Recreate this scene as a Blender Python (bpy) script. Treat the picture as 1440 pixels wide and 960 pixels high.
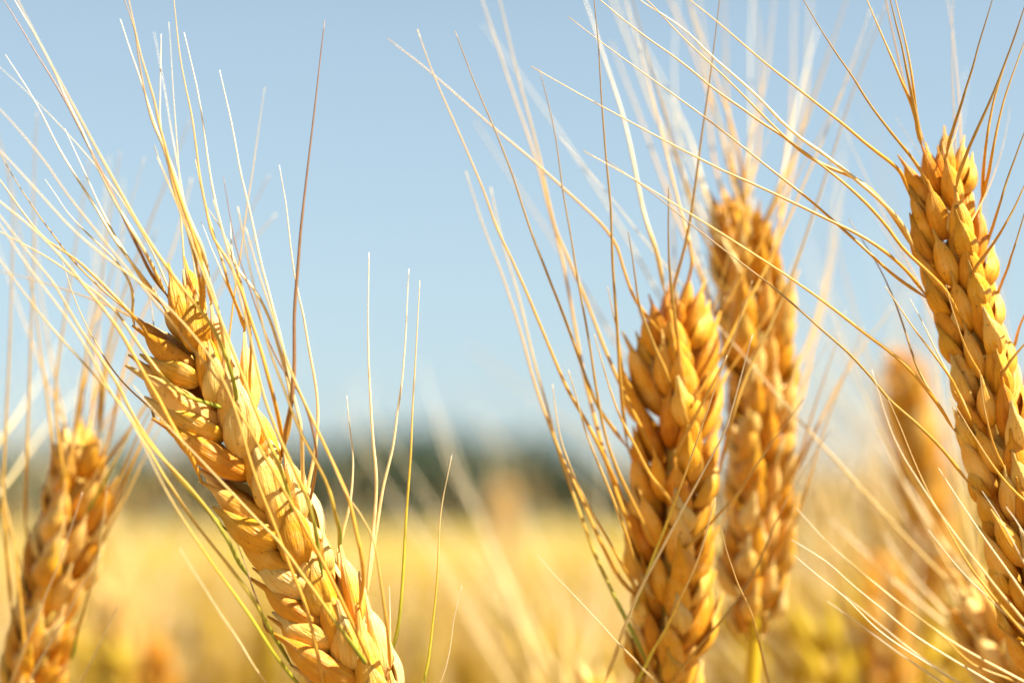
import bpy, math, random
import numpy as np
from mathutils import Vector, Matrix
random.seed(7); rng = np.random.default_rng(7)
for o in list(bpy.data.objects): bpy.data.objects.remove(o, do_unlink=True)
S = bpy.context.scene
COL = S.collection

# ------------------------------------------------------------------ camera, sky, sun, exposure
LENS, SENSOR, HORIZON = 70.0, 36.0, 744.0
CAMZ = 0.86
PITCH = math.atan((HORIZON - 480) / 1440 * SENSOR / LENS)
cam_d = bpy.data.cameras.new('camera'); cam = bpy.data.objects.new('camera', cam_d); COL.objects.link(cam)
cam.location = (0, 0, CAMZ); cam.rotation_euler = (math.pi / 2 + PITCH, 0, 0)
cam_d.lens = LENS; cam_d.sensor_width = SENSOR; cam_d.clip_start = 0.01; cam_d.clip_end = 9000
cam_d.dof.use_dof = True; cam_d.dof.focus_distance = 0.279; cam_d.dof.aperture_fstop = 9.3
S.camera = cam
SUN = Vector((0.58, -0.22, 0.79)).normalized()
w = bpy.data.worlds.new('World'); S.world = w; w.use_nodes = True
nt = w.node_tree; bg = nt.nodes['Background']
sky = nt.nodes.new('ShaderNodeTexSky'); sky.sky_type = 'NISHITA'; sky.sun_disc = False
sky.sun_elevation = math.asin(SUN.z); sky.sun_rotation = math.atan2(SUN.x, SUN.y)
sky.altitude = 100; sky.air_density = 1.0; sky.dust_density = 1.2; sky.ozone_density = 0.8
hs = nt.nodes.new('ShaderNodeHueSaturation'); hs.inputs['Saturation'].default_value = 0.78; hs.inputs['Hue'].default_value = 0.49
gm = nt.nodes.new('ShaderNodeGamma'); gm.inputs[1].default_value = 0.6
vm = nt.nodes.new('ShaderNodeVectorMath'); vm.operation = 'MULTIPLY'; vm.inputs[1].default_value = (0.825, 0.960, 1.035)
nt.links.new(sky.outputs[0], hs.inputs['Color']); nt.links.new(hs.outputs[0], gm.inputs[0]); nt.links.new(gm.outputs[0], vm.inputs[0]); tcw = nt.nodes.new('ShaderNodeTexCoord'); sx = nt.nodes.new('ShaderNodeSeparateXYZ'); mr = nt.nodes.new('ShaderNodeMapRange'); vs = nt.nodes.new('ShaderNodeVectorMath'); vs.operation = 'SCALE'
mr.inputs[1].default_value = 0.25; mr.inputs[2].default_value = 0.75; mr.inputs[3].default_value = 0.725; mr.inputs[4].default_value = 0.14   # unseen upper sky dimmed to cut its fill and deepen the shadows
nt.links.new(tcw.outputs['Generated'], sx.inputs[0]); nt.links.new(sx.outputs[2], mr.inputs[0]); nt.links.new(mr.outputs[0], vs.inputs['Scale']); nt.links.new(vm.outputs[0], vs.inputs[0]); nt.links.new(vs.outputs[0], bg.inputs[0]); bg.inputs[1].default_value = 0.15
sd = bpy.data.lights.new('sun', 'SUN'); so = bpy.data.objects.new('sun', sd); COL.objects.link(so)
so.rotation_euler = SUN.to_track_quat('Z', 'Y').to_euler(); so.location = (3, -1, 6)
sd.energy = 5.0; sd.angle = math.radians(0.53); sd.color = (1.0, 0.95, 0.86)
S.render.engine = 'CYCLES'
S.view_settings.view_transform = 'Standard'; S.view_settings.look = 'None'
S.view_settings.exposure = 1.46; S.view_settings.gamma = 1.0
S.render.resolution_x = 1024; S.render.resolution_y = 682

# ------------------------------------------------------------------ helpers
CAM = np.array([0, 0, CAMZ]); RIGHT = np.array([1., 0, 0])
FWD = np.array([0, math.cos(PITCH), math.sin(PITCH)]); UP = np.array([0, -math.sin(PITCH), math.cos(PITCH)])
K = SENSOR / LENS / 1440
def at(px, py, d): return CAM + RIGHT * ((px - 720) * K * d) + UP * (-(py - 480) * K * d) + FWD * d
def proj(p):
    q = np.asarray(p) - CAM; d = q @ FWD
    return 720 + (q @ RIGHT) / d / K, 480 - (q @ UP) / d / K, d
def unit(v): v = np.asarray(v, float); return v / (np.linalg.norm(v) + 1e-12)

class MB:
    """collects vertices, faces, uv and a tone colour per vertex"""
    def __init__(s): s.v = []; s.f = []; s.uv = []; s.c = []; s.n = 0
    def add(s, v, f, uv=None, c=(0.5, 0, 0.5, 1)):
        v = np.asarray(v, float); k = len(v)
        s.v.append(v); s.f.extend([[i + s.n for i in q] for q in f])
        s.uv.append(np.zeros((k, 2)) if uv is None else np.asarray(uv, float))
        c = np.asarray(c, float); s.c.append(np.tile(c, (k, 1)) if c.ndim == 1 else c); s.n += k
    def build(s, name, mat, parent=None, origin=(0, 0, 0)):
        V = np.concatenate(s.v) - np.asarray(origin, float)
        return mesh_obj(name, V, s.f, mat, parent, np.concatenate(s.uv), np.concatenate(s.c))
def mesh_obj(name, V, F, mat, parent=None, uv=None, col=None, smooth=True):
    me = bpy.data.meshes.new(name); me.from_pydata(V.tolist() if isinstance(V, np.ndarray) else V, [], F)
    if col is not None:
        a = me.color_attributes.new('tone', 'FLOAT_COLOR', 'POINT'); a.data.foreach_set('color', np.ascontiguousarray(col, np.float32).ravel())
    if uv is not None:
        u = me.uv_layers.new(name='UVMap'); li = np.zeros(len(me.loops), np.int32); me.loops.foreach_get('vertex_index', li)
        u.data.foreach_set('uv', np.ascontiguousarray(uv[li], np.float32).ravel())
    if smooth: me.polygons.foreach_set('use_smooth', [True] * len(me.polygons))
    me.materials.append(mat); me.update()
    o = bpy.data.objects.new(name, me); COL.objects.link(o)
    if parent: o.parent = parent
    return o
def empty(name, loc):
    o = bpy.data.objects.new(name, None); COL.objects.link(o); o.location = loc; o.empty_display_size = 0.02
    return o
def tag(o, label=None, cat=None, group=None, kind=None):
    for k, v in (('label', label), ('category', cat), ('group', group), ('kind', kind)):
        if v: o[k] = v
    return o
def catmull(P, n):
    P = np.asarray(P, float); Q = np.vstack([2 * P[0] - P[1], P, 2 * P[-1] - P[-2]])
    L = np.r_[0, np.cumsum(np.linalg.norm(np.diff(P, axis=0), axis=1))]; out = []
    for s in np.linspace(0, L[-1], n):
        i = min(max(np.searchsorted(L, s, 'right') - 1, 0), len(P) - 2); t = (s - L[i]) / max(L[i + 1] - L[i], 1e-12)
        a, b, c, d = Q[i:i + 4]
        out.append(0.5 * (2 * b + (c - a) * t + (2 * a - 5 * b + 4 * c - d) * t * t + (3 * b - a - 3 * c + d) * t ** 3))
    return np.array(out)
def tube(P, R, ns=6, flat=1.0):
    P = np.asarray(P); n = len(P); T = np.gradient(P, axis=0); T /= np.linalg.norm(T, axis=1)[:, None] + 1e-12
    ref = np.array([0.31, 0.87, 0.2]); V = []; uv = []
    for i in range(n):
        x = unit(ref - T[i] * (ref @ T[i])); y = np.cross(T[i], x); ref = x
        for k in range(ns):
            a = 2 * math.pi * k / ns
            V.append(P[i] + R[i] * (math.cos(a) * x + flat * math.sin(a) * y)); uv.append((k / ns, i / (n - 1)))
    F = [[i * ns + k, i * ns + (k + 1) % ns, (i + 1) * ns + (k + 1) % ns, (i + 1) * ns + k] for i in range(n - 1) for k in range(ns)]
    F += [list(range(ns))[::-1], [(n - 1) * ns + k for k in range(ns)]]
    return np.array(V), F, np.array(uv)

# ------------------------------------------------------------------ materials
def new_mat(name):
    m = bpy.data.materials.new(name); m.use_nodes = True; t = m.node_tree
    return m, t, t.nodes['Principled BSDF'], t.nodes['Material Output']
def N(t, k, **kw):
    n = t.nodes.new(k)
    for a, b in kw.items(): setattr(n, a, b)
    return n
def translucent(t, b, out, colsock, fac):
    tr = N(t, 'ShaderNodeBsdfTranslucent'); mx = N(t, 'ShaderNodeMixShader'); mx.inputs[0].default_value = fac
    if colsock is not None: t.links.new(colsock, tr.inputs[0])
    t.links.new(b.outputs[0], mx.inputs[1]); t.links.new(tr.outputs[0], mx.inputs[2]); t.links.new(mx.outputs[0], out.inputs[0])
    return tr
def husk_material(name, dark, mid, light, green=(0.30, 0.30, 0.03), trans=0.2, veins=True, sss=0):
    m, t, b, out = new_mat(name); L = t.links.new
    at_ = N(t, 'ShaderNodeAttribute', attribute_name='tone'); sep = N(t, 'ShaderNodeSeparateColor'); L(at_.outputs['Color'], sep.inputs[0])
    uv = N(t, 'ShaderNodeUVMap', uv_map='UVMap')
    mp = N(t, 'ShaderNodeMapping'); mp.inputs['Scale'].default_value = (26, 2.6, 1); L(uv.outputs[0], mp.inputs[0])
    n1 = N(t, 'ShaderNodeTexNoise'); n1.inputs['Scale'].default_value = 1.0; n1.inputs['Detail'].default_value = 4; L(mp.outputs[0], n1.inputs[0])
    ob = N(t, 'ShaderNodeTexCoord'); n2 = N(t, 'ShaderNodeTexNoise'); n2.inputs['Scale'].default_value = 260; n2.inputs['Detail'].default_value = 3; L(ob.outputs['Object'], n2.inputs[0])
    a1 = N(t, 'ShaderNodeMath', operation='MULTIPLY_ADD'); L(n1.outputs[0], a1.inputs[0]); a1.inputs[1].default_value = 0.55; L(sep.outputs[0], a1.inputs[2])
    a2 = N(t, 'ShaderNodeMath', operation='MULTIPLY_ADD'); L(n2.outputs[0], a2.inputs[0]); a2.inputs[1].default_value = 0.45; L(a1.outputs[0], a2.inputs[2])
    a3 = N(t, 'ShaderNodeMath', operation='SUBTRACT'); L(a2.outputs[0], a3.inputs[0]); a3.inputs[1].default_value = 0.5
    r = N(t, 'ShaderNodeValToRGB'); e = r.color_ramp.elements
    e[0].position = 0.1; e[0].color = (*dark, 1); e[1].position = 0.95; e[1].color = (*light, 1)
    k = e.new(0.5); k.color = (*mid, 1); L(a3.outputs[0], r.inputs[0])
    mx = N(t, 'ShaderNodeMix', data_type='RGBA'); L(sep.outputs[1], mx.inputs[0]); L(r.outputs[0], mx.inputs[6]); mx.inputs[7].default_value = (*green, 1)
    sp = N(t, 'ShaderNodeTexNoise'); sp.inputs['Scale'].default_value = 1500; sp.inputs['Detail'].default_value = 2; L(ob.outputs['Object'], sp.inputs[0])
    sr = N(t, 'ShaderNodeMapRange'); sr.inputs[1].default_value = .66; sr.inputs[2].default_value = .76; sr.inputs[4].default_value = .75; L(sp.outputs[0], sr.inputs[0])
    dk = N(t, 'ShaderNodeMix', data_type='RGBA'); L(sr.outputs[0], dk.inputs[0]); L(mx.outputs[2], dk.inputs[6]); dk.inputs[7].default_value = (.16, .06, .012, 1)
    wn = N(t, 'ShaderNodeTexNoise'); wn.inputs['Scale'].default_value = 420; wn.inputs['Detail'].default_value = 5; L(ob.outputs['Object'], wn.inputs[0])
    wr = N(t, 'ShaderNodeMapRange'); wr.inputs[1].default_value = .54; wr.inputs[2].default_value = .70; wr.inputs[4].default_value = .25; L(wn.outputs[0], wr.inputs[0])
    wm = N(t, 'ShaderNodeMix', data_type='RGBA'); L(wr.outputs[0], wm.inputs[0]); L(dk.outputs[2], wm.inputs[6]); wm.inputs[7].default_value = (.86, .58, .20, 1); mx = wm
    L(mx.outputs[2], b.inputs['Base Color'])
    b.inputs['Roughness'].default_value = 0.40; b.inputs['Specular IOR Level'].default_value = 0.28
    if veins:
        bp = N(t, 'ShaderNodeBump'); bp.inputs['Strength'].default_value = 0.8; bp.inputs['Distance'].default_value = 0.0007
        L(n1.outputs[0], bp.inputs['Height']); L(bp.outputs[0], b.inputs['Normal'])
    if sss:
        b.inputs['Subsurface Weight'].default_value = sss; b.inputs['Subsurface Radius'].default_value = (1.0, .50, .16); b.inputs['Subsurface Scale'].default_value = .0011
    if trans: translucent(t, b, out, mx.outputs[2], trans)
    return m
M_HUSK = husk_material('wheat_husk', (0.52, 0.17, 0.004), (0.76, 0.36, 0.018), (0.92, 0.65, 0.24), trans=0.0, sss=.20)
M_FAR = husk_material('wheat_husk_far', (0.40, 0.205, 0.007), (0.55, 0.355, 0.016), (0.68, 0.50, 0.055), trans=0.25, veins=False)
def awn_material():
    m, t, b, out = new_mat('awn_straw'); L = t.links.new
    a = N(t, 'ShaderNodeAttribute', attribute_name='tone')
    uv = N(t, 'ShaderNodeUVMap', uv_map='UVMap'); mp = N(t, 'ShaderNodeMapping'); mp.inputs['Scale'].default_value = (2, 45, 1); L(uv.outputs[0], mp.inputs[0])
    n = N(t, 'ShaderNodeTexNoise'); n.inputs['Scale'].default_value = 1; L(mp.outputs[0], n.inputs[0])
    r = N(t, 'ShaderNodeMapRange'); r.inputs[1].default_value = 0.3; r.inputs[2].default_value = 0.7; r.inputs[3].default_value = 0.86; r.inputs[4].default_value = 1.08; L(n.outputs[0], r.inputs[0])
    v = N(t, 'ShaderNodeVectorMath', operation='SCALE'); L(a.outputs['Color'], v.inputs[0]); L(r.outputs[0], v.inputs['Scale'])
    L(v.outputs[0], b.inputs['Base Color']); b.inputs['Roughness'].default_value = 0.38; b.inputs['Specular IOR Level'].default_value = 0.5
    translucent(t, b, out, v.outputs[0], 0.22)
    return m
M_AWN = awn_material()
def plain(name, c1, c2, scale, rough=0.7, trans=0.0):
    m, t, b, out = new_mat(name); L = t.links.new
    tc = N(t, 'ShaderNodeTexCoord'); n = N(t, 'ShaderNodeTexNoise'); n.inputs['Scale'].default_value = scale; n.inputs['Detail'].default_value = 5; L(tc.outputs['Object'], n.inputs[0])
    r = N(t, 'ShaderNodeValToRGB'); e = r.color_ramp.elements; e[0].position = 0.3; e[0].color = (*c1, 1); e[1].position = 0.7; e[1].color = (*c2, 1)
    L(n.outputs[0], r.inputs[0]); L(r.outputs[0], b.inputs['Base Color']); b.inputs['Roughness'].default_value = rough
    if trans: translucent(t, b, out, r.outputs[0], trans)
    return m
M_STEM = plain('straw_stem', (0.62, 0.42, 0.06), (0.72, 0.50, 0.10), 40, 0.45, 0.15)
M_YSTEM = plain('yellow_stem', (0.72, 0.50, 0.015), (0.80, 0.58, 0.03), 40, 0.4, 0.3)
M_LEAF = plain('dry_leaf', (0.70, 0.52, 0.22), (0.80, 0.66, 0.36), 60, 0.6, 0.35)
M_SOIL = plain('field_soil', (0.16, 0.10, 0.05), (0.30, 0.20, 0.09), 3, 0.9)
M_CANOPY = plain('ripe_wheat_canopy', (0.28, 0.195, 0.018), (0.47, 0.335, 0.036), 1.6, 0.9)  # darkened base colour includes the unmodelled shade between plants
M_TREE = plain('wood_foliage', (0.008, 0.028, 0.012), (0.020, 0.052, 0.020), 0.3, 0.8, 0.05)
M_HILL = plain('hill_grass', (0.07, 0.10, 0.05), (0.10, 0.13, 0.07), 0.01, 0.9)

AWN_COL = {  # colour stops along the awn, base to tip
 'g': [(0, (.66, .34, .03)), (.4, (.70, .40, .06)), (1, (.76, .56, .24))],
 'p': [(0, (.74, .50, .14)), (.3, (.80, .62, .28)), (1, (.86, .76, .54))],
 'b': [(0, (.34, .15, .035)), (.5, (.30, .15, .06)), (1, (.34, .22, .16))],
 'd': [(0, (.66, .36, .04)), (.3, (.52, .31, .06)), (1, (.44, .31, .16))],
 'n': [(0, (.20, .26, .02)), (.13, (.34, .34, .03)), (.3, (.66, .42, .06)), (1, (.76, .58, .26))],
 'y': [(0, (.30, .32, .02)), (.3, (.60, .50, .04)), (.55, (.72, .46, .06)), (1, (.82, .70, .44))],
}
def awn_cols(kind, n, jit=0.06):
    st = AWN_COL[kind]; x = np.linspace(0, 1, n); xs = [s[0] for s in st]
    c = np.stack([np.interp(x, xs, [s[1][k] for s in st]) for k in range(3)], 1) * (1 + rng.uniform(-jit, jit * 2))
    return np.c_[c, np.ones(n)]
def make_awn(P, r0, kind, ns=6, n=None, wob=.00016):
    n = n or max(10, min(44, len(P) * 6)); wob = min(.00010, .0011 * float(np.sum(np.linalg.norm(np.diff(np.asarray(P), axis=0), axis=1)))); Q = catmull(P, n); t = np.linspace(0, 1, n)
    Q = Q + np.stack([np.interp(t * 9, np.arange(11), rng.normal(0, wob, 11)) for _ in range(3)], 1) * np.minimum(1, t * 6)[:, None]
    R = r0 * (1.18 - 0.96 * t ** 0.8) * np.clip(.22 + t * 13, 0, 1) * (1 + 0.07 * np.interp(t * 30, np.arange(32), rng.uniform(-1, 1, 32)))
    V, F, uv = tube(Q, R, ns, 0.75)
    return V, F, uv, np.repeat(awn_cols(kind, n), ns, 0)

# ------------------------------------------------------------------ husk shapes (metres; z along, y outward, x sideways)
def r_prof(t): return 2.53 * t ** 0.6 * np.maximum(1 - t, 0) ** 0.75
def floret_shape(L=.0112, W=.0043, T=.0040, nl=14, ns=14, beak=0.20, bend=0.12, ridge=.022):
    V = []; uv = []; ts = np.r_[0.004, np.linspace(0.05, 0.96, nl - 2), 1.0]
    for t in ts:
        r = max(r_prof(t), 0.085 if t > .5 else .2 * (t < .1)); z = L * t if t < 1 else L * (1 + beak)
        for k in range(ns):
            a = 2 * math.pi * k / ns - math.pi; ca, sa = math.cos(a), math.sin(a)
            keel = 0.22 * math.exp(-(a / 0.26) ** 2) * (0.25 + 0.75 * t); rr = r * (1 + ridge * math.cos(9 * a)) if abs(a) < 2 else r
            y = T / 2 * rr * ((ca if ca > 0 else 0.65 * ca) + keel); x = W / 2 * rr * sa
            V.append((x, y + bend * L * (0.4 * t - t * t * 0.95), z)); uv.append((k / ns, t))
    F = [[i * ns + k, i * ns + (k + 1) % ns, (i + 1) * ns + (k + 1) % ns, (i + 1) * ns + k] for i in range(nl - 1) for k in range(ns)]
    F += [list(range(ns))[::-1], [(nl - 1) * ns + k for k in range(ns)]]
    return np.array(V), F, np.array(uv)
def glume_shape(L=.0086, W=.0044, T=.0042, nl=11, na=9, spur=.16, span=1.45, bend=.08, skew=.35):
    """a papery boat shaped shell with an off centre keel, a slanting shoulder and a spur"""
    V = []; uv = []; ts = np.r_[0.01, np.linspace(0.07, 0.93, nl - 2), 1.0]
    A = np.linspace(-span, span, na); ring = 2 * na
    for t in ts:
        r = max(2.45 * t ** .60 * max(1 - t, 0) ** 0.70, .07); z = L * t if t < 1 else L * (1 + spur)
        for j, (a, k) in enumerate([(a, 1.0) for a in A] + [(a, 0.90) for a in A[::-1]]):
            keel = 0.34 * math.exp(-((a - skew) / 0.20) ** 2)
            flare = 1 + .10 * (abs(a) / span) ** 4
            y = T / 2 * r * (math.cos(a) + keel) * k * flare; x = W / 2 * r * math.sin(a) * (1 if k == 1 else .97) * flare * (1 + .02 * math.cos(11 * a))
            zz = z - ((a - skew) / span) ** 2 * L * 0.16 * t * (t < 1)
            V.append((x, y + bend * L * (.5 * t - t * t), zz)); uv.append(((a + span) / (2 * span) * .6, t))
    F = [[i * ring + k, i * ring + (k + 1) % ring, (i + 1) * ring + (k + 1) % ring, (i + 1) * ring + k] for i in range(nl - 1) for k in range(ring)]
    F += [list(range(ring))[::-1], [(nl - 1) * ring + k for k in range(ring)]]
    return np.array(V), F, np.array(uv)
def place(V, base, z, y, s=1.0):
    z = unit(z); y = unit(y - z * (y @ z)); x = np.cross(y, z)
    return base + s * (V[:, :1] * x + V[:, 1:2] * y + V[:, 2:3] * z)

# ------------------------------------------------------------------ a wheat plant: stem, spikelets (> awns)
class Plant: pass
PLANTS = {}
def wheat_plant(key, axis, label, scale=1.0, phi=160, tone=0.0, green=0.0, n_nodes=22, pitch=.0040, hi=True, stem_mat=None,
                group='tall wheat plants standing in front of the field', open_=1.0, tipscale=.74, sunlit_tone=0.0, lean=(1, 1)):
    """axis: ear axis as (px, py, depth) from tip to base"""
    P3 = np.array([at(*p) for p in axis]); Q = catmull(P3, 200)
    L = np.r_[0, np.cumsum(np.linalg.norm(np.diff(Q, axis=0), axis=1))]
    step = pitch * scale; n = min(n_nodes, int((L[-1] - .004 * scale) / step))
    pos = lambda s: np.array([np.interp(s, L, Q[:, k]) for k in range(3)])
    end = pos(.004 * scale + n * step); tan = unit(pos(.004 * scale + n * step) - pos(n * step - .01))
    # stem: leaves the ear along its axis and bends down to the ground
    h = end[2]; foot = np.array([end[0] + tan[0] * .10, end[1] + tan[1] * .10, 0.0])
    stem_pts = [pos(.003 * scale), pos((n * step) * .5), end, end + tan * .04 + np.array([0, 0, -.01]),
                np.array([*(end[:2] + tan[:2] * .075), h * .72]), np.array([*(foot[:2]), h * .35]), foot]
    root = empty('wheat_plant', foot); tag(root, label, 'wheat plant', group); org = foot
    sm = MB(); SP = catmull(stem_pts, 44); inside = np.linalg.norm(SP - end, axis=1) < n * step; inside[12:] = False
    V, F, uv = tube(SP, np.where(inside, .0011, np.linspace(.0010, .0016, 44)) * (0.9 + .2 * scale), 8); sm.add(V, F, uv)
    sm.build('stem', stem_mat or M_STEM, root, org)
    pl = Plant(); pl.root = root; pl.org = org; pl.tips = []; pl.sp = []; pl.d = np.mean([a[2] for a in axis]); pl.scale = scale; pl.used = {}
    nl, ns = (16, 28) if hi else (10, 12)
    FS = floret_shape(nl=nl, ns=ns); FC = floret_shape(L=.0098, W=.0036, T=.0033, nl=nl, ns=ns); GS = {q: glume_shape(nl=12 if hi else 8, na=14 if hi else 7, skew=.35 * q) for q in (1, -1)}
    for i in range(n + 1):
        s = .004 * scale + i * step; p = pos(s); a = unit(pos(max(s - .004, 0)) - pos(s + .004))
        e1 = unit(RIGHT - a * (RIGHT @ a)); e2 = -FWD; e2 = unit(e2 - a * (e2 @ a) - e1 * (e2 @ e1))
        ph = math.radians(phi + (180 if i % 2 else 0) + rng.uniform(-8, 8))
        o = math.cos(ph) * e1 + math.sin(ph) * e2; sd_ = np.cross(a, o)
        k = scale * (tipscale + (1 - tipscale) * min(1, i / 4)) * rng.uniform(.90, 1.08) * (.72 + .28 * min(1, (n - i + 1) / 4) if L[-1] - n * step < .012 else 1)
        mb = MB(); tips = []
        gr = lambda: float(np.clip(green * rng.uniform(-.5, 1.6), 0, .8))
        tn = lambda: .44 + tone + rng.uniform(-.24, .24)
        def put(S_, base, z, y, kind, sc, add=0.0):
            V, F, uv = S_; n_ = len(V); z = unit(z + rng.normal(0, .05, 3)); y = y + rng.normal(0, .12, 3)
            V = V * rng.uniform(.90, 1.09, 3)
            g = gr(); c = np.stack([np.full(n_, tn()), g * (1 - .6 * uv[:, 1]) , uv[:, 1], np.ones(n_)], 1)
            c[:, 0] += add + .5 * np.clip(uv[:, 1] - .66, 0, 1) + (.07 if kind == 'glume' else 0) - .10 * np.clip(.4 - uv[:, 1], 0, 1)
            W_ = place(V, base, z, y, sc); mb.add(W_, F, uv, c)
            return W_[-ns // 2] if kind != 'glume' else None, z
        if i == 0:
            for j, q in enumerate(((.9, .2), (-.9, .3), (.1, 1.0), (0, -1.0))):
                dirv = q[0] * o + q[1] * sd_
                tp, z = put(FC, p + .001 * k * dirv - a * .003, a + .22 * dirv, dirv, 'floret', k * .85); tips.append((tp, z))
        else:
            gape = open_ * rng.uniform(.86, 1.22) * lean[i % 2]; sh = -.0010 * (lean[i % 2] < .7); bl = bl0 = sunlit_tone * (i % 2) * min(1, i / 5)  # odd spikelets painted paler, sunlight on the ear's right side put into the tone
            for sgn in (1, -1):
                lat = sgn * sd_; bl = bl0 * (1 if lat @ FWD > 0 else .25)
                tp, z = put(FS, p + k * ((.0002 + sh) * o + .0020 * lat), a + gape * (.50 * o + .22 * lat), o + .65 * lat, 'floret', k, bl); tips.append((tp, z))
                if rng.random() < .93:
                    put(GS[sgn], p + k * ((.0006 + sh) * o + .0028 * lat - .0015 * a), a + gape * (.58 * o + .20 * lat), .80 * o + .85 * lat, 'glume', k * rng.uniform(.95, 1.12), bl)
                if rng.random() < .75:
                    put(GS[-sgn], p + k * (.0022 * o + .0012 * lat + .0040 * a), a + (.30 + .35 * rng.random()) * o + rng.uniform(-.2, .40) * lat, .7 * o + lat, 'glume', k * rng.uniform(.42, .68), .15 + bl)
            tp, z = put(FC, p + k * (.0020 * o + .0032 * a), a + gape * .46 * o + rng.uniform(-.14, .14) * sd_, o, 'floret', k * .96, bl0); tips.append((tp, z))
        ob = mb.build('spikelet', M_HUSK, root, org); pl.sp.append(ob)
        for tp, z in tips: pl.tips.append((tp, z, ob, proj(tp)))
    PLANTS[key] = pl
    return pl
def awn(key, pts, kind='g', r=.00030, dz=None, front=True, attach=True):
    """one awn; pts runs from its tip to its base as seen in the photo, dz = how far the tip leans away from the ear's distance"""
    pl = PLANTS[key]; pts = pts[::-1]; bx, by = pts[0]
    cand = [(math.hypot(t[3][0] - bx, t[3][1] - by) + 3500 * max(0, t[3][2] - pl.d + .002) + 6 * pl.used.get(i, 0), i) for i, t in enumerate(pl.tips)]
    dist, bi = min(cand); tp, z, ob, (qx, qy, qd) = pl.tips[bi]; pl.used[bi] = pl.used.get(bi, 0) + 1
    if dz is None: dz = rng.uniform(-.012, .016)
    d0 = qd if dist < 60 else pl.d - .004
    seg = np.r_[0, np.cumsum([math.hypot(pts[i + 1][0] - pts[i][0], pts[i + 1][1] - pts[i][1]) for i in range(len(pts) - 1)])]
    gap = math.hypot(qx - bx, qy - by); P = []; df = pl.d - (.0095 if front else 0) * pl.scale
    shift = attach and gap < 100
    if seg[-1] > 120:
        pts = [tuple(q) for q in catmull(np.array(pts), 16)]; seg = np.r_[0, np.cumsum([math.hypot(pts[i + 1][0] - pts[i][0], pts[i + 1][1] - pts[i][1]) for i in range(len(pts) - 1)])]
    for (x, y), s in zip(pts, seg):
        t = s / seg[-1]; f = min(1, s / 70)
        if shift: e = max(0, 1 - s / min(max(150, 3 * gap), seg[-1])) ** 2; x += (qx - bx) * e; y += (qy - by) * e
        P.append(at(x, y, d0 * (1 - f) + (df) * f + dz * t))
    if shift: P[0] = tp - z * .0006
    V, F, uv, c = make_awn(P, r * 1.1, kind)
    mb = MB(); mb.add(V, F, uv, c); mb.build('awn', M_AWN, ob, pl.org)
def loose_awns(key, count, kinds='gp', length=(.055, .10), r=.00026, spread=.25, back=True, lim=None):
    pl = PLANTS[key]; idx = [i for i, t in enumerate(pl.tips) if i not in pl.used and (not back or t[3][2] > pl.d - .002) and t[3][1] < 900]
    rng.shuffle(idx)
    for i in idx[:count]:
        tp, z, ob, q = pl.tips[i]; d = unit(z + rng.normal(0, spread * .4, 3)); bend = rng.normal(0, .12, 3) + np.array([0, 0, .10])
        Ln = rng.uniform(*length); P = [tp - z * .001] + [tp + d * Ln * t + bend * Ln * t * t for t in (.25, .5, .75, 1)]
        V, F, uv, c = make_awn(P, r, random.choice(kinds)); mb = MB(); mb.add(V, F, uv, c); mb.build('awn', M_AWN, ob, pl.org)

# ------------------------------------------------------------------ ground, far wood
def sheet(name, pts, z, mat, kind):
    o = mesh_obj(name, [(x, y, z) for x, y in pts], [list(range(len(pts)))], mat, smooth=False); tag(o, kind=kind); return o
sheet('ground', [(-4000, -300), (4000, -300), (4000, 6000), (-4000, 6000)], 0, M_SOIL, 'structure')
# distant low rise that closes the horizon
xs = np.linspace(-900, 900, 60); V = []; F = []
for j, (y, k) in enumerate(((520, 0), (600, .6), (700, 1), (900, .7), (1100, 0))):
    for x in xs: V.append((x, y, -1 + k * (7 + 2.5 * math.sin(x * .009 + 1) + 1.2 * math.sin(x * .023))))
n = len(xs)
F = [[j * n + i, j * n + i + 1, (j + 1) * n + i + 1, (j + 1) * n + i] for j in range(4) for i in range(n - 1)]
tag(mesh_obj('hill', np.array(V), F, M_HILL), kind='structure')
# far wood beyond the field: crowns of leaf clumps on trunks
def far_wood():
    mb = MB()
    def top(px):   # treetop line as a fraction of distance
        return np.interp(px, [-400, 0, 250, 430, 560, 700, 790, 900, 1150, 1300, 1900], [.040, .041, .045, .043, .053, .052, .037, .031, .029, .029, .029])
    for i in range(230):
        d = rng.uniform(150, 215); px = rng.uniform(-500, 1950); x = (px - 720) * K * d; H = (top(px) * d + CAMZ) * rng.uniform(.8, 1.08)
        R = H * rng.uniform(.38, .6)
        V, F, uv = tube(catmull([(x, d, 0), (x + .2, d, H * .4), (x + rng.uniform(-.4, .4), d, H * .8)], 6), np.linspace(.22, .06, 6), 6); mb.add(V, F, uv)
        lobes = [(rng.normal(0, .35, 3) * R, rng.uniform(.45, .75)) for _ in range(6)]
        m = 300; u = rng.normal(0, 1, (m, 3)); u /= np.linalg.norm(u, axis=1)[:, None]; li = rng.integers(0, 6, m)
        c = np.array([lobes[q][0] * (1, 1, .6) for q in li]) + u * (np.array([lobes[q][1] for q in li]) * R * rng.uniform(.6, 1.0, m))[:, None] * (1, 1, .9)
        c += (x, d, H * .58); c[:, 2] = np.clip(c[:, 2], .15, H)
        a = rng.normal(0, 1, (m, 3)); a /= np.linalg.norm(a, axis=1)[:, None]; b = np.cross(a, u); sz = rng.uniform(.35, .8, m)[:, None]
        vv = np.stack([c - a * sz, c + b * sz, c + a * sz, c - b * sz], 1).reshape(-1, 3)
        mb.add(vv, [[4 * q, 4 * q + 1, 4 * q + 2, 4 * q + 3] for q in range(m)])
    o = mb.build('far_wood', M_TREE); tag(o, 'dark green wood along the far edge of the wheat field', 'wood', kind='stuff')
far_wood()

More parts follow.
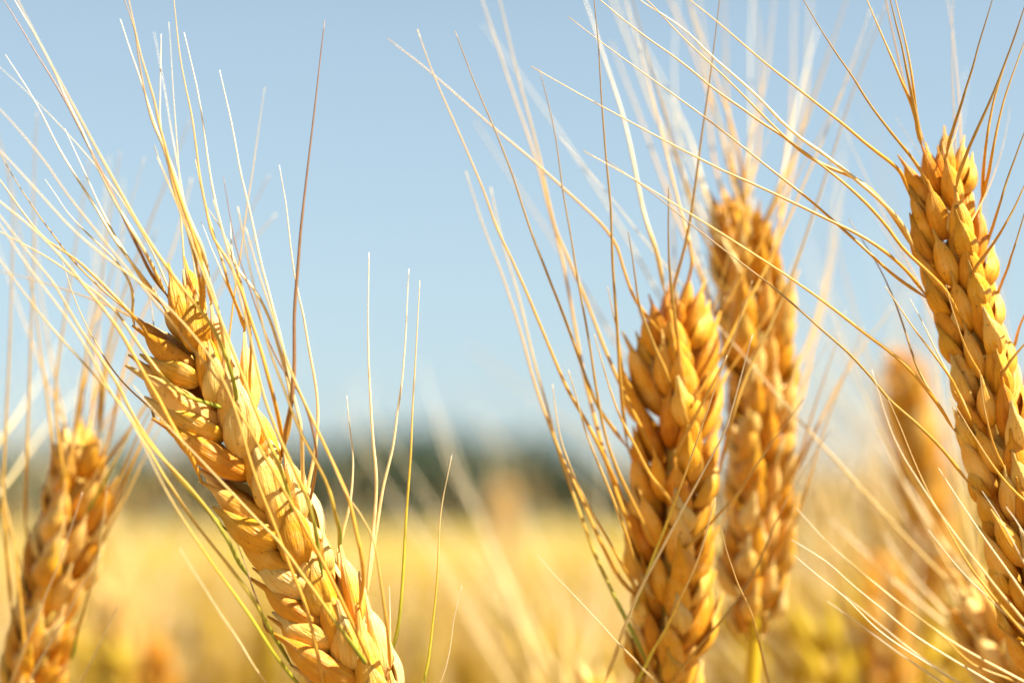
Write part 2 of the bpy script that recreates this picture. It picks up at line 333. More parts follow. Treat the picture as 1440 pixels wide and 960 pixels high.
# ------------------------------------------------------------------ wheat field: simplified plants, numpy copies
def simple_ear(nf=9, awns=9, full=True):
    """ear at origin pointing up (base at 0), awns separate; low detail"""
    e = MB(); a = MB(); FL = floret_shape(L=.0115, W=.0056, T=.005, nl=6, ns=6) if full else floret_shape(L=.014, W=.007, T=.006, nl=4, ns=4)
    H = .085
    for i in range(nf):
        z = H * i / nf; 
        for sgn in (1, -1):
            for lat in ((-1, 1) if full else (0,)):
                o = np.array([sgn, 0, 0.]); l = np.array([0, lat, 0.]); ax = np.array([0, 0, 1.])
                W_ = place(FL[0] * rng.uniform(.9, 1.1), ax * (z + (0.5 * H / nf if sgn > 0 else 0)) + o * .0015 + l * .0012, ax + .4 * o + .3 * l, o + .6 * l + np.array([0, .01, 0]), 1.0)
                e.add(W_, FL[1], FL[2], (.5 + rng.uniform(-.25, .3), 0, .5, 1))
    for i in range(awns):
        z = H * rng.uniform(.2, 1); t = rng.uniform(0, 6.28); o = np.array([math.cos(t), math.sin(t), 0]); Ln = rng.uniform(.06, .10)
        P = [o * .003 + (0, 0, z), o * (.006 + Ln * .14) + (0, 0, z + Ln * .5), o * (.01 + Ln * rng.uniform(.2, .5)) + (0, 0, z + Ln)]
        V, F, uv = tube(catmull(P, 4 if full else 3), np.linspace(.00032, .0001, 4 if full else 3), 4 if full else 3)
        a.add(V, F, uv, np.repeat(awn_cols('p' if i % 2 else 'g', 4 if full else 3), 4 if full else 3, 0))
    return e, a
def field_things():
    protos = []
    for v in range(5):
        e, a = simple_ear(9, 10)
        s = MB(); Hs = .72; V, F, uv = tube(catmull([(0, 0, 0), (.004, .003, Hs * .5), (0, 0, Hs)], 8), np.linspace(.0017, .0011, 8), 6); s.add(V, F, uv)
        root = empty('wheat_plant', (0, 0, -5)); st = s.build('stem', M_STEM, root)
        lf = MB(); az = rng.uniform(0, 6.28)
        P = catmull([(0, 0, .50), (.02, 0, .60), (.06, .004, .66), (.11, .01, .63), (.15, .02, .54)], 12); wd = .0055 * np.sin(np.linspace(.35, 3.1, 12)) + .0006
        lv = np.concatenate([[q + (0, sg * w_, abs(sg) * .35 * w_ + dz) for sg in (-1, 0, 1)] for dz in (0, -.0003) for q, w_ in zip(P, wd)])
        ix = lambda l, i, k: l * 36 + i * 3 + k
        lfc = [[ix(l, i, k), ix(l, i, k + 1), ix(l, i + 1, k + 1), ix(l, i + 1, k)] for l in (0, 1) for i in range(11) for k in (0, 1)] + [[ix(0, i, k), ix(0, i + 1, k), ix(1, i + 1, k), ix(1, i, k)] for i in range(11) for k in (0, 2)]
        lf.add(lv @ np.array(Matrix.Rotation(az, 3, 'Z')).T, lfc); lo = lf.build('leaf', M_LEAF, root)
        eo = e.build('ear', M_FAR, root); ao = a.build('awns', M_AWN, eo)
        eo.location = (0, 0, Hs); eo.rotation_euler = (rng.uniform(-.15, .15), rng.uniform(.05, .45), rng.uniform(0, 6))
        protos.append([root, st, eo, ao, False, lo])
    def put(x, y, h, yaw, label, group, v):
        pr = protos[v]
        if not pr[4]: root, pr[4] = pr[0], True
        else:
            root = pr[0].copy(); COL.objects.link(root); k = []
            for c in (pr[1], pr[2], pr[5]):
                q = c.copy(); COL.objects.link(q); q.parent = root; k.append(q)
            q = pr[3].copy(); COL.objects.link(q); q.parent = k[1]
        root.location = (x, y, 0); root.rotation_euler = (0, 0, yaw); root.scale = (1, 1, 1)
        s = h / .80; root.scale = (s, s, s)
        tag(root, label, 'wheat plant', group)
    return put
put_plant = field_things()
FIELD_LABEL = 'out of focus golden wheat plant in the blurred crop behind the sharp ears'
FIELD_GROUP = 'blurred wheat plants of the field behind'
cnt = 0; v = 0
while cnt < 235:
    d = rng.uniform(.6, 1.9); px = rng.uniform(-160, 1600)
    x = (px - 720) * K * d; ty = rng.uniform(815, 1040) + max(0, 1.2 - d) * 170 if px < 1080 else rng.uniform(700, 980) + max(0, .9 - d) * 260
    h = max(.68, (CAMZ - (ty - HORIZON) * K * d)) + .005
    put_plant(x, d, h, rng.uniform(0, 6.28), FIELD_LABEL, FIELD_GROUP, v % 5); v += 1; cnt += 1
for px, ty, d in ((1140, 800, .62), (1310, 735, .60), (1205, 880, .50), (1170, 720, .85), (1340, 850, .55), (1275, 905, .47), (1120, 900, .55), (1225, 690, .95),
                  (1350, 700, .80), (270, 930, .60), (30, 760, .75), (205, 850, .90), (330, 890, .85), (600, 900, .80), (690, 880, .95), (1160, 940, .48), (1240, 840, .70), (1320, 920, .52), (1100, 830, .75), (1190, 780, .70), (1390, 780, .62), (1260, 760, .90), (100, 900, .8), (400, 930, .75), (840, 860, .80), (1080, 760, .90)):
    put_plant((px - 720) * K * d, d, CAMZ - (ty - HORIZON) * K * d + .005, rng.uniform(0, 6.28), FIELD_LABEL, FIELD_GROUP, v % 5); v += 1
def field_stuff():
    Vs = []; Fs = []; Cs = []; base = 0
    vars_ = []
    for q in range(6):
        e, a = simple_ear(7, 8, False)
        lean = rng.uniform(0, .5); yaw = rng.uniform(0, 6.28); R = np.array(Matrix.Rotation(yaw, 3, 'Z') @ Matrix.Rotation(lean, 3, 'X'))
        V = np.concatenate(e.v + a.v) @ R.T + (0, 0, .74); ne = sum(len(k) for k in e.v); nv = len(V)
        F = [f for f in e.f] + [[i + e.n for i in f] for f in a.f]
        C = np.concatenate(e.c + a.c)
        Vst, Fst, _ = tube(np.array([(0, 0, 0), (0, 0, .38), (0, 0, .745)]), [.0017, .0014, .0012], 3)
        F += [[i + nv for i in f] for f in Fst]; V = np.vstack([V, Vst]); 
        # one colour scheme for the whole mesh: r = tone
        C2 = np.zeros((len(V), 4)); C2[:, 3] = 1; C2[:ne, 0] = C[:ne, 0]; C2[ne:, 0] = .72
        quads = np.array([f if len(f) == 4 else [*f, f[-1]] if len(f) == 3 else f[:4] for f in F if len(f) in (3, 4)]); 
        vars_.append((V, [f for f in F], C2))
    N_ = 8000
    d = np.r_[rng.uniform(1.7, 7, int(N_ * .5)), np.sqrt(rng.uniform(7 ** 2, 34 ** 2, N_ - int(N_ * .5)))]
    allF = []
    for i in range(N_):
        V, F, C = vars_[i % 6]; x = rng.uniform(-.42, .42) * d[i]; a = rng.uniform(0, 6.28); c_, s_ = math.cos(a), math.sin(a)
        h = (CAMZ - .112 + rng.normal(0, .028)) / .82
        W_ = np.stack([V[:, 0] * c_ - V[:, 1] * s_, V[:, 0] * s_ + V[:, 1] * c_, V[:, 2] * h], 1) + (x, d[i], 0)
        Vs.append(W_); Cs.append(C); allF.append((np.array(base), F)); base += len(V)
    V = np.concatenate(Vs); C = np.concatenate(Cs)
    # fast mesh assembly
    loops = []; tot = []
    cache = [(np.concatenate([np.array(f) for f in F]), np.array([len(f) for f in F])) for _, F, _ in vars_]
    for i, (b, F) in enumerate(allF):
        l, t = cache[i % 6]; loops.append(l + int(b)); tot.append(t)
    loops = np.concatenate(loops).astype(np.int32); tot = np.concatenate(tot).astype(np.int32); start = np.r_[0, np.cumsum(tot)[:-1]].astype(np.int32)
    me = bpy.data.meshes.new('wheat_crop'); me.vertices.add(len(V)); me.vertices.foreach_set('co', V.astype(np.float32).ravel())
    me.loops.add(len(loops)); me.loops.foreach_set('vertex_index', loops); me.polygons.add(len(tot)); me.polygons.foreach_set('loop_start', start); me.polygons.foreach_set('loop_total', tot)
    me.update(calc_edges=True)
    a = me.color_attributes.new('tone', 'FLOAT_COLOR', 'POINT'); a.data.foreach_set('color', C.astype(np.float32).ravel())
    me.uv_layers.new(name='UVMap'); me.materials.append(M_FAR); me.validate()
    o = bpy.data.objects.new('wheat_crop', me); COL.objects.link(o); tag(o, 'ripe golden wheat crop stretching to the far wood', 'crop', kind='stuff')
field_stuff()
# closed crop canopy beyond (and between) the single plants
def canopy():
    ys = np.r_[np.linspace(2.6, 12, 40), np.geomspace(12.6, 148, 60)]; V = []; nx = 90
    for y in ys:
        hw = .75 * y + 4
        for i in range(nx):
            x = -hw + 2 * hw * i / (nx - 1)
            z = .685 + .03 * math.sin(x * 1.3 + y * .4) * math.sin(y * .9) + rng.normal(0, .02) + min(.05, .004 * (y - 2.6)) - (.2 if y < 4 else 0) * (4 - y) / 1.4
            V.append((x, y, z))
    F = [[j * nx + i, j * nx + i + 1, (j + 1) * nx + i + 1, (j + 1) * nx + i] for j in range(len(ys) - 1) for i in range(nx - 1)]
    tag(mesh_obj('wheat_field', np.array(V), F, M_CANOPY), kind='structure')
canopy()

# ------------------------------------------------------------------ the large ears
wheat_plant('A', [(238, 412, .281), (274, 482, .280), (333, 612, .279), (390, 720, .278), (447, 825, .278), (512, 950, .278), (575, 1090, .279), (628, 1190, .280)],
    'sharpest wheat ear, plump golden husks, leaning left with many long awns', scale=1.10, phi=186, green=.06, n_nodes=22, pitch=.0037, sunlit_tone=.28, lean=(1.2, .62))
wheat_plant('B', [(944, 408, .304), (948, 500, .304), (955, 600, .304), (948, 700, .304), (944, 800, .305), (936, 960, .306), (930, 1050, .307)],
    'upright orange brown wheat ear left of a blurrier ear it overlaps', scale=.98, phi=128, tone=-.08, n_nodes=24, hi=True)
wheat_plant('C', [(1039, 275, .326), (1054, 400, .326), (1069, 560, .326), (1069, 700, .326), (1062, 870, .327), (1058, 930, .327)],
    'soft focus wheat ear on a bright yellow stem behind the upright ear', scale=.90, phi=62, tone=.10, n_nodes=19, hi=False, stem_mat=M_YSTEM)
wheat_plant('D', [(1318, 200, .290), (1332, 300, .289), (1348, 400, .288), (1378, 500, .288), (1398, 600, .287), (1420, 700, .287), (1446, 800, .287), (1480, 940, .288), (1510, 1030, .289)],
    'wheat ear at the right edge with awns fanning left across the sky', scale=.86, phi=122, tone=-.02, n_nodes=28)
wheat_plant('E', [(126, 600, .318), (110, 670, .318), (92, 760, .318), (70, 860, .318), (48, 960, .319), (28, 1060, .320)],
    'blurred wheat ear low at the left edge, leaning right', scale=.89, phi=55, tone=.06, n_nodes=20, hi=False)
wheat_plant('F', [(1268, 490, .50), (1285, 620, .50), (1305, 740, .50), (1325, 860, .50)],
    'very blurred orange wheat ear rising between two large ears against the sky', scale=1.0, phi=30, tone=.02, n_nodes=18, hi=False)
wheat_plant('G', [(1362, 810, .330), (1395, 890, .330), (1440, 990, .330), (1490, 1090, .331)],
    'pale blurred wheat ear low in front of the right edge ear\'s stem', scale=1.0, phi=120, tone=.15, n_nodes=14, hi=False)
wheat_plant('H', [(1475, 955, .268), (1560, 1060, .268), (1640, 1180, .268)],
    'wheat plant in the bottom right corner, only its long pale awns in view', scale=.95, phi=190, n_nodes=10, hi=False)
wheat_plant('I', [(842, 938, .365), (850, 1010, .365), (855, 1100, .366)],
    'pale blurred wheat ear tip peeking in at the bottom centre', scale=1.0, phi=10, tone=.2, n_nodes=10, hi=False)
wheat_plant('J', [(760, 985, .43), (800, 1060, .43), (850, 1160, .43)],
    'blurred wheat plant below the centre, its awns slanting up left', scale=1.0, phi=10, n_nodes=8, hi=False)
wheat_plant('K', [(1235, 770, .47), (1245, 860, .47), (1255, 960, .47), (1262, 1050, .47)],
    'blurred deep orange wheat ear behind the fine awns at lower right', scale=1.0, phi=10, tone=-.05, n_nodes=14, hi=False)
wheat_plant('L', [(168, 818, .62), (166, 900, .62), (160, 1040, .62)],
    'small pale blurred wheat ear just right of the left edge ear', scale=1.0, phi=40, tone=.25, n_nodes=12, hi=False)
wheat_plant('M', [(228, 900, .55), (220, 960, .55), (210, 1060, .55)],
    'blurred orange wheat ear below the leaning ear\'s awns at bottom left', scale=1.0, phi=40, tone=-.1, n_nodes=10, hi=False)
wheat_plant('O', [(705, 678, 1.5), (708, 722, 1.5), (710, 770, 1.5), (712, 800, 1.5)],
    'tall faint blurred wheat ear standing above the crop before the wood', scale=1.3, phi=40, tone=.25, n_nodes=14, hi=False)

# awns as they run in the photograph: (tip ... base), colour kind, radius
A = lambda pts, k='g', r=.00028, dz=None, **kw: awn('A', pts, k, r, dz, **kw)
A([(15, -18), (75, 96), (125, 188), (179, 288), (217, 350), (283, 438), (305, 475), (330, 522), (350, 576)], 'n', .00032, -.006)
A([(-6, -18), (54, 79), (100, 158), (146, 250), (179, 317), (217, 383), (236, 404)], 'b', .00026, .006)
A([(10, -18), (71, 92), (138, 233), (167, 292), (208, 363), (232, 410)], 'p', .00028, .006)
A([(8, 77), (46, 138), (83, 208), (121, 271), (158, 333), (205, 405), (222, 440)], 'p', .00026, .008)
A([(91, 181), (121, 246), (154, 317), (200, 395), (225, 430)], 'p', .00026, .012)
A([(63, 252), (96, 300), (133, 338), (167, 367), (200, 400), (226, 450)], 'p', .00024, .010)
A([(-30, 125), (0, 154), (50, 208), (96, 275), (138, 329), (179, 379), (218, 425), (262, 478), (299, 522), (330, 566), (367, 632), (407, 703), (427, 737), (450, 783), (473, 827), (490, 873), (509, 938)], 'g', .00028, -.006)
A([(-30, 183), (0, 213), (42, 258), (92, 313), (138, 354), (180, 385), (227, 426), (268, 469), (299, 510), (325, 560), (342, 610), (353, 650), (370, 697), (393, 757), (417, 820), (440, 873), (460, 923), (482, 970)], 'g', .00030, -.006)
A([(-30, 215), (0, 254), (38, 308), (67, 338), (104, 363), (146, 400), (180, 432), (212, 462), (235, 500)], 'g', .00028, .004)
A([(-40, 255), (0, 283), (46, 321), (83, 358), (117, 400), (163, 458), (204, 528), (251, 604), (300, 652), (316, 672)], 'g', .00036, -.004)
A([(-30, 270), (0, 304), (38, 354), (76, 400), (117, 470), (169, 546), (193, 593), (251, 670), (300, 710), (340, 733), (360, 741)], 'n', .00030, -.006)
A([(-30, 308), (0, 325), (38, 346), (79, 371), (118, 398), (165, 440), (205, 500), (240, 552), (285, 582), (302, 590)], 'n', .00030, .002)
A([(-30, 325), (0, 365), (26, 400), (76, 464), (134, 528), (175, 575), (210, 625), (260, 677), (300, 727), (337, 770), (370, 803), (395, 818)], 'n', .00030, -.008)
A([(-20, 290), (40, 372), (110, 470), (149, 540), (193, 601), (245, 693), (306, 775), (340, 818), (383, 866), (427, 897), (440, 907)], 'n', .00030, -.008)
A([(172, 572), (196, 612), (225, 675), (260, 733), (293, 783), (327, 830), (357, 873), (393, 923), (436, 968)], 'y', .00028, -.010)
A([(253, 770), (300, 847), (327, 887), (360, 940), (395, 985)], 'p', .00018, -.012, attach=False)
A([(330, 755), (343, 787), (360, 827), (390, 877), (410, 906)], 'b', .00018, .004)
A([(188, 540), (228, 590), (283, 647), (327, 693), (357, 727), (393, 763), (427, 813), (457, 863), (486, 926)], 'n', .00034, -.006)
A([(222, 220), (258, 310), (290, 395), (322, 480), (358, 575), (387, 640), (403, 670), (420, 713), (428, 736)], 'n', .00034, -.003)
A([(300, 280), (325, 375), (348, 460), (375, 570), (407, 647), (433, 700), (450, 750), (460, 787), (468, 808)], 'n', .00034, -.004)
A([(335, 290), (352, 380), (376, 480), (410, 575), (440, 640), (460, 680), (473, 730), (481, 770), (479, 792)], 'n', .00034, -.002)
A([(345, 320), (374, 415), (405, 510), (435, 580), (463, 640), (490, 703), (507, 760), (523, 803), (531, 855)], 'g', .00032, -.002)
A([(488, 556), (492, 600), (498, 640), (505, 700), (508, 752)], 'p', .00026, .004, front=False)
A([(463, 640), (485, 690), (507, 723), (527, 767), (537, 827), (547, 880), (560, 950)], 'g', .00030, -.002)
A([(519, 355), (518, 480), (523, 600), (530, 680), (527, 745), (522, 800)], 'p', .00032, .004, front=False)
A([(575, 378), (570, 470), (557, 600), (538, 690), (529, 760), (522, 830)], 'p', .00030, .006, front=False)
A([(590, 395), (583, 520), (577, 640), (570, 740), (565, 840), (560, 887), (550, 915)], 'y', .00030, .004, front=False)
A([(636, 640), (620, 723), (613, 833), (597, 962), (580, 1020)], 'y', .00026, .0, front=False)
A([(649, 823), (637, 880), (628, 960), (610, 1040)], 'p', .00020, -.002, front=False)
A([(548, 823), (553, 873), (560, 905)], 'p', .00018, .0, front=False)
A([(456, 30), (442, 158), (429, 267), (419, 380), (414, 438), (413, 516), (407, 594), (401, 652)], 'b', .00036, .008)
A([(243, -15), (254, 83), (271, 167), (283, 258), (304, 346), (327, 376), (346, 432), (364, 485), (383, 547), (396, 585), (404, 615)], 'g', .00030, .006)
A([(260, 46), (279, 138), (292, 221), (308, 300), (330, 368), (367, 420), (386, 470), (405, 535), (418, 585), (430, 654)], 'p', .00030, .008)
A([(308, 98), (329, 188), (346, 271), (363, 354), (378, 413), (396, 485), (411, 547), (430, 597), (447, 668)], 'p', .00030, .006)
A([(315, 250), (330, 340), (355, 416), (374, 469), (396, 516), (418, 548), (439, 590), (461, 640), (470, 690)], 'b', .00024, .004)
A([(392, 231), (404, 308), (415, 390), (425, 440), (436, 501), (449, 563), (458, 619), (464, 680)], 'p', .00030, .006, front=False)
A([(170, -15), (188, 38), (200, 108), (213, 167), (233, 217), (246, 271), (267, 333), (288, 396), (300, 445)], 'd', .00028, .004)
A([(178, -15), (196, 71), (217, 142), (227, 192), (250, 267), (271, 325), (292, 385), (304, 450)], 'g', .00034, .002)
A([(169, 27), (188, 83), (204, 133), (227, 200), (240, 230), (260, 292), (285, 356), (298, 430)], 'p', .00034, .006)
A([(227, 48), (225, 125), (227, 185), (246, 250), (268, 312), (290, 372), (312, 440)], 'p', .00028, .010)
A([(217, 204), (233, 250), (262, 317), (290, 380), (310, 440), (316, 470)], 'p', .00030, .004)
A([(275, 225), (288, 283), (308, 354), (317, 400), (330, 450)], 'g', .00028, .010)
A([(283, 312), (300, 358), (320, 410), (334, 455)], 'p', .00022, .012)
A([(292, 292), (317, 333), (340, 390), (362, 450), (372, 500)], 'g', .00026, .006)
A([(324, 308), (326, 360), (335, 410), (330, 440)], 'p', .00022, .006)
loose_awns('A', 7, 'gp', (.025, .05), .00016)
A([(205, 395), (222, 450), (250, 520), (270, 560)], 'd', .00020, .012, front=False)

B = lambda pts, k='g', r=.00030, dz=None, **kw: awn('B', pts, k, r, dz, **kw)
B([(587, 41), (610, 105), (642, 179), (679, 266), (698, 320), (735, 398), (772, 485), (799, 549), (840, 622), (890, 727)], 'g', .00032, -.006)
B([(640, 44), (665, 110), (693, 179), (725, 257), (744, 320), (781, 412), (813, 499), (845, 577), (895, 650)], 'd', .00030, -.012)
B([(671, -20), (707, 87), (739, 179), (757, 229), (766, 275), (785, 345), (808, 457), (827, 549), (850, 640), (890, 755), (903, 790)], 'g', .00036, .020)
B([(698, -20), (720, 73), (743, 160), (762, 238), (780, 318), (803, 372), (830, 435), (855, 500), (877, 563), (897, 610)], 'g', .00034, .016)
B([(759, 98), (780, 183), (794, 284), (807, 367), (822, 450), (840, 558), (859, 641), (898, 735)], 'd', .00030, -.010)
B([(833, -20), (844, 115), (853, 229), (862, 367), (866, 435), (875, 540), (890, 622)], 'd', .00032, -.016)
B([(545, 55), (620, 115), (688, 174), (757, 234), (803, 275), (853, 325), (872, 362), (888, 438), (905, 500)], 'g', .00030, -.002)
B([(883, 325), (892, 380), (899, 437), (921, 520)], 'd', .00034, -.008)
B([(854, 403), (867, 457), (892, 528), (925, 562)], 'g', .00030, -.006)
B([(940, 263), (940, 348), (943, 438), (945, 475)], 'd', .00034, -.008)
B([(1014, -20), (1000, 96), (986, 197), (972, 298), (959, 390), (953, 430)], 'd', .00030, -.010)
B([(816, -20), (853, 92), (881, 183), (904, 293), (922, 357), (929, 410)], 'p', .00040, .020)
B([(655, 240), (680, 320), (707, 393), (735, 476), (762, 567), (790, 641), (819, 701), (845, 761), (875, 814), (900, 833)], 'g', .00036, .008)
B([(690, 262), (708, 340), (735, 440), (768, 570), (800, 675), (837, 780), (882, 870), (915, 928)], 'n', .00036, .010)
B([(776, 540), (790, 620), (822, 700), (845, 740), (875, 795), (905, 850)], 'g', .00030, -.004)
B([(800, 520), (822, 600), (845, 660), (875, 730), (908, 815)], 'g', .00036, -.006)
B([(835, 470), (862, 560), (888, 625), (901, 666), (922, 712)], 'g', .00034, -.008)
B([(1058, 470), (1025, 590), (1002, 640), (950, 734), (905, 820), (880, 880), (850, 960)], 'p', .00036, -.024, attach=False)
B([(1022, 500), (987, 600), (942, 724), (909, 810), (890, 860)], 'y', .00034, -.022, attach=False)
B([(1005, 700), (984, 780), (950, 855), (897, 956), (885, 990)], 'y', .00040, -.020, attach=False)
B([(1249, 0), (1197, 138), (1153, 275), (1108, 403), (1058, 512), (1012, 610), (985, 660)], 'd', .00034, .020)
B([(1225, 12), (1180, 138), (1139, 243), (1090, 350), (1040, 450), (1004, 530), (985, 580)], 'g', .00034, .024)
B([(1058, 395), (1030, 480), (1000, 560), (983, 625)], 'g', .00034, -.004)
B([(1171, 600), (1111, 694), (1055, 814), (1000, 900), (975, 950)], 'd', .00030, .006)
B([(1130, 560), (1074, 640), (1032, 706), (987, 777)], 'g', .00034, -.002)
B([(1014, 745), (1032, 806), (1059, 870), (1082, 965), (1090, 1000)], 'g', .00026, -.034, attach=False, front=False)
B([(876, -20), (927, 174), (954, 284), (975, 370), (968, 440)], 'g', .00030, .024)
B([(756, 780), (790, 819), (837, 869), (884, 919), (940, 975)], 'p', .00018, -.030, attach=False)

loose_awns('B', 9, 'gg', (.03, .06), .00017)
C = lambda pts, k='p', r=.00030, dz=None, **kw: awn('C', pts, k, r, dz, **kw)
C([(980, -20), (990, 60), (996, 130), (1001, 206), (1015, 262), (1030, 320)], 'g', .00028, .05)
C([(1017, -20), (1020, 60), (1022, 120), (1030, 220), (1044, 290)], 'd', .00036, .04)
C([(1058, -20), (1068, 60), (1070, 140), (1066, 220), (1055, 300)], 'g', .00028, .045)
C([(1117, -20), (1115, 103), (1108, 200), (1090, 290), (1078, 350)], 'g', .00028, .045)
C([(1141, -20), (1132, 138), (1112, 248), (1090, 360), (1085, 400)], 'g', .0004, .05)
C([(1196, -20), (1153, 113), (1125, 193), (1095, 285), (1075, 350)], 'd', .0004, .02)
C([(1090, -20), (1078, 100), (1050, 220), (1040, 300)], 'd', .00036, .03)
C([(1187, 160), (1178, 280), (1162, 400), (1125, 550), (1105, 600)], 'g', .00032, .13)
C([(1187, 220), (1162, 387), (1133, 512), (1110, 560)], 'g', .00032, .06)
C([(1256, 430), (1200, 507), (1150, 590), (1110, 650)], 'g', .0004, .01)
C([(884, -20), (922, 115), (963, 257), (995, 354), (1018, 420)], 'd', .00036, -.004)
C([(905, 60), (945, 140), (975, 210), (1005, 330), (1020, 380)], 'p', .0004, .03)
C([(965, -10), (1010, 120), (1035, 200), (1050, 290)], 'g', .00034, .01)
C([(860, 60), (905, 180), (950, 300), (1000, 420), (1020, 470)], 'g', .00036, .02)
C([(1150, 40), (1120, 150), (1100, 260), (1085, 320)], 'p', .00036, .03)
C([(1180, 470), (1140, 590), (1115, 690), (1100, 740)], 'g', .00036, -.006)
C([(1215, 460), (1160, 600), (1125, 720), (1095, 790)], 'g', .00036, .0)
loose_awns('C', 12, 'pg', (.04, .075), .0003)

D = lambda pts, k='g', r=.00030, dz=None, **kw: awn('D', pts, k, r, dz, **kw)
D([(950, -18), (970, 0), (1012, 34), (1073, 86), (1125, 127), (1173, 165), (1218, 203), (1252, 227), (1280, 254), (1293, 280)], 'g', .00030, -.008)
D([(880, -18), (899, 0), (960, 40), (1005, 83), (1063, 134), (1108, 179), (1153, 213), (1197, 248), (1235, 275), (1269, 303), (1290, 335)], 'p', .00036, -.004)
D([(890, -18), (915, 5), (960, 53), (998, 89), (1039, 127), (1073, 162), (1115, 203), (1168, 241), (1230, 298), (1268, 346), (1302, 384), (1331, 423), (1345, 458)], 'g', .00032, -.004)
D([(820, -20), (844, 0), (900, 45), (960, 88), (1015, 134), (1063, 168), (1108, 196), (1146, 227), (1201, 251), (1245, 285), (1283, 336)], 'g', .00032, -.002)
D([(798, 23), (858, 69), (940, 128), (1000, 172), (1049, 210), (1097, 248), (1132, 275), (1177, 315), (1220, 355), (1264, 399), (1304, 436)], 'g', .00028, .002)
D([(748, 94), (817, 133), (899, 179), (1000, 231), (1063, 261), (1111, 284), (1153, 303), (1201, 327), (1235, 346), (1283, 384), (1314, 416)], 'g', .00028, -.006)
D([(821, 213), (881, 247), (950, 289), (1033, 341), (1092, 378), (1154, 420), (1220, 471), (1278, 518), (1326, 571), (1338, 590)], 'g', .00030, -.010)
D([(850, 224), (920, 275), (988, 328), (1050, 374), (1104, 416), (1154, 462), (1206, 509), (1249, 560), (1295, 598), (1320, 623), (1344, 652)], 'd', .00028, -.008)
D([(1118, -18), (1130, 0), (1159, 48), (1194, 100), (1221, 144), (1252, 189), (1276, 223), (1296, 262)], 'd', .00030, -.002)
D([(1212, -18), (1238, 45), (1266, 107), (1283, 144), (1294, 185)], 'g', .00034, .0)
D([(1247, -18), (1266, 55), (1280, 117), (1295, 180)], 'd', .00038, -.002)
D([(1255, -18), (1276, 69), (1290, 137), (1301, 185)], 'g', .00034, .002)
D([(1401, -18), (1376, 65), (1359, 138), (1352, 182), (1350, 210)], 'd', .00034, -.002)
D([(1450, -18), (1421, 69), (1397, 131), (1376, 186), (1362, 234), (1358, 262)], 'd', .00036, -.004)
D([(1448, -10), (1410, 100), (1390, 172), (1376, 234), (1370, 265)], 'g', .00034, .0)
D([(1450, 35), (1417, 124), (1400, 186), (1386, 248), (1374, 280)], 'g', .00034, .0)
D([(1460, 140), (1440, 189), (1417, 254), (1398, 325), (1392, 345)], 'd', .00034, .0)
D([(1460, 215), (1440, 265), (1417, 332), (1398, 380)], 'g', .00034, .0)
D([(1460, 240), (1440, 303), (1422, 370), (1407, 415)], 'd', .00030, .0)
D([(1470, 390), (1440, 440), (1428, 470)], 'g', .00030, .0)
D([(1480, 440), (1440, 500), (1430, 525)], 'g', .00030, .0)
D([(1192, 308), (1230, 365), (1254, 413), (1273, 466), (1292, 523), (1316, 575), (1335, 620)], 'd', .00026, .010)
D([(1245, 403), (1288, 466), (1331, 523), (1355, 575)], 'g', .00030, -.004)
D([(1280, 420), (1310, 480), (1345, 560), (1358, 610)], 'p', .00026, .002)
D([(1337, 560), (1370, 614), (1412, 681), (1440, 718), (1455, 745)], 'g', .00028, -.008)
D([(1330, 400), (1340, 440), (1356, 500), (1372, 545)], 'g', .00024, -.004)
D([(1378, 520), (1382, 570), (1392, 640), (1400, 665)], 'g', .00024, -.004)
D([(1420, 150), (1416, 200), (1412, 250), (1405, 300)], 'd', .00018, .012, front=False)
D([(1352, 150), (1348, 180), (1340, 210)], 'd', .00016, .004, front=False)

loose_awns('D', 9, 'gg', (.03, .055), .00016)
E = lambda pts, k='g', r=.00032, dz=None, **kw: awn('E', pts, k, r, dz, **kw)
E([(-10, 150), (0, 196), (17, 267), (17, 400), (12, 546), (6, 663), (8, 750), (24, 870)], 'd', .00032, .004)
E([(8, 225), (29, 333), (44, 400), (64, 546), (74, 640), (68, 700)], 'd', .0003, .008)
E([(52, 158), (48, 250), (47, 375), (42, 520), (38, 640), (34, 720)], 'd', .0003, .004)
E([(125, 225), (113, 308), (98, 395), (76, 560), (70, 660)], 'd', .0003, .01)
E([(169, 213), (158, 283), (142, 400), (122, 500), (108, 610)], 'd', .0003, .01)
E([(267, 167), (217, 300), (179, 400), (150, 500), (126, 610)], 'd', .0003, .012)
E([(222, 320), (190, 400), (150, 520), (132, 610)], 'd', .0003, .012)
E([(270, 250), (238, 365), (190, 470), (142, 620)], 'g', .0003, .01)
E([(379, 246), (342, 317), (298, 396), (230, 530), (165, 640), (148, 670)], 'd', .00032, .012)
E([(388, 300), (330, 375), (260, 500), (170, 680), (150, 720)], 'g', .00032, .012)
E([(230, 540), (190, 620), (150, 720), (138, 760)], 'g', .00034, -.006)
E([(238, 575), (195, 660), (160, 740), (140, 800)], 'g', .00034, .004)
E([(205, 560), (170, 640), (146, 720)], 'y', .00034, .0)
E([(150, 690), (135, 800), (105, 900), (95, 940)], 'n', .00034, -.006)
E([(117, 692), (76, 808), (29, 925), (10, 975)], 'p', .00026, -.016, attach=False)
E([(140, 779), (90, 870), (41, 955), (20, 1000)], 'p', .00026, -.014, attach=False)
E([(166, 850), (140, 905), (110, 965), (90, 1000)], 'p', .00020, -.020, attach=False)
E([(-15, 610), (0, 670), (18, 760), (40, 900)], 'g', .00034, .0)
E([(140, 520), (75, 590), (0, 690), (-40, 740)], 'p', .0004, .10, attach=False, front=False)
E([(90, 480), (40, 560), (-20, 650)], 'p', .0004, .10, attach=False, front=False)
loose_awns('E', 12, 'gg', (.025, .05), .0002)

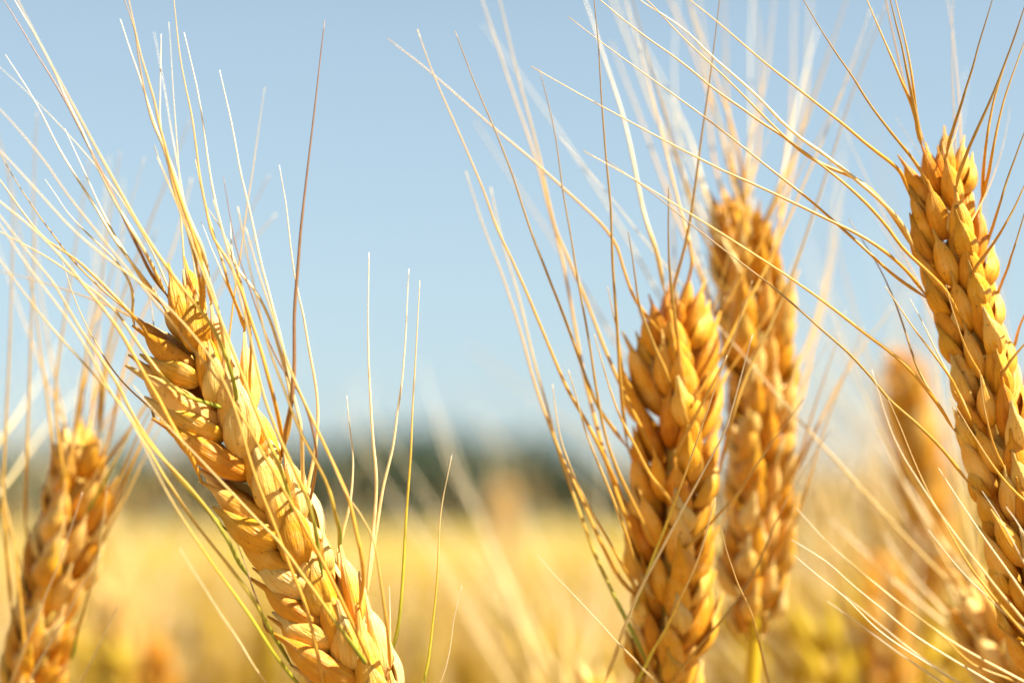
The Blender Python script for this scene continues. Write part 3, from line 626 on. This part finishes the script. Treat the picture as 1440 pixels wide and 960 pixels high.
for pts, k, r in (([(1120, 714), (1170, 768), (1224, 814), (1287, 864), (1345, 906), (1440, 958), (1490, 985)], 'p', .00022),
    ([(1112, 758), (1125, 766), (1162, 789), (1224, 843), (1287, 893), (1353, 935), (1440, 985), (1500, 1015)], 'p', .00024),
    ([(1116, 780), (1183, 835), (1245, 893), (1308, 935), (1380, 980), (1480, 1030)], 'p', .00022),
    ([(1162, 845), (1220, 885), (1278, 927), (1350, 975), (1450, 1030)], 'p', .00022),
    ([(1183, 833), (1237, 877), (1295, 923), (1370, 972), (1470, 1020)], 'p', .00024),
    ([(1160, 758), (1203, 797), (1257, 843), (1320, 889), (1370, 935), (1428, 958), (1490, 1000)], 'g', .00022),
    ([(1226, 520), (1257, 614), (1295, 681), (1345, 752), (1395, 818), (1440, 872), (1490, 940)], 'p', .00024),
    ([(1320, 658), (1353, 710), (1387, 760), (1440, 835), (1490, 915)], 'p', .00026),
    ([(1381, 690), (1410, 735), (1440, 790), (1490, 880)], 'p', .00022),
    ([(1250, 560), (1300, 680), (1360, 790), (1440, 890), (1490, 950)], 'g', .00024),
    ([(1305, 745), (1350, 800), (1400, 850), (1460, 900), (1500, 940)], 'p', .00022),
    ([(1415, 712), (1440, 750), (1480, 830)], 'p', .00024)):
    awn('H', pts, k, r, rng.uniform(-.004, .008), front=False, attach=False)
for pts, r in (([(1205, 697), (1245, 727), (1295, 764), (1337, 800), (1375, 850)], .0005), ([(1222, 664), (1253, 693), (1287, 752), (1330, 810), (1370, 870)], .00042),
    ([(1166, 727), (1224, 785), (1287, 843), (1350, 890), (1400, 930)], .00055), ([(1241, 746), (1275, 800), (1330, 860), (1390, 920)], .0004), ([(1235, 625), (1290, 705), (1345, 800), (1372, 850)], .0004)):
    awn('G', pts, 'p', r, .02, front=False)
for pts, k in (([(1301, 810), (1287, 885), (1272, 962), (1262, 1010)], 'p'), ([(1299, 830), (1294, 900), (1290, 990)], 'p'), ([(1254, 800), (1256, 880), (1258, 960)], 'd')):
    awn('K', pts, k, .0003, -.16, front=False, attach=False)
for pts in ([(480, 580), (540, 679), (577, 732), (615, 791), (650, 848), (696, 926), (740, 990)], [(520, 570), (581, 669), (627, 741), (671, 801), (709, 860), (745, 935), (765, 1000)],
    [(593, 512), (637, 660), (671, 719), (702, 794), (734, 860), (777, 947), (795, 1030)], [(615, 575), (650, 670), (684, 755), (720, 840), (770, 960)],
    [(725, 690), (755, 760), (790, 850), (820, 960)], [(850, 560), (845, 700), (845, 850), (842, 960)]):
    awn('J', pts, 'p', .00045, .05, front=False)
for k in 'FGKLMIO': loose_awns(k, 10, 'gp', (.05, .09), .0003, back=False)
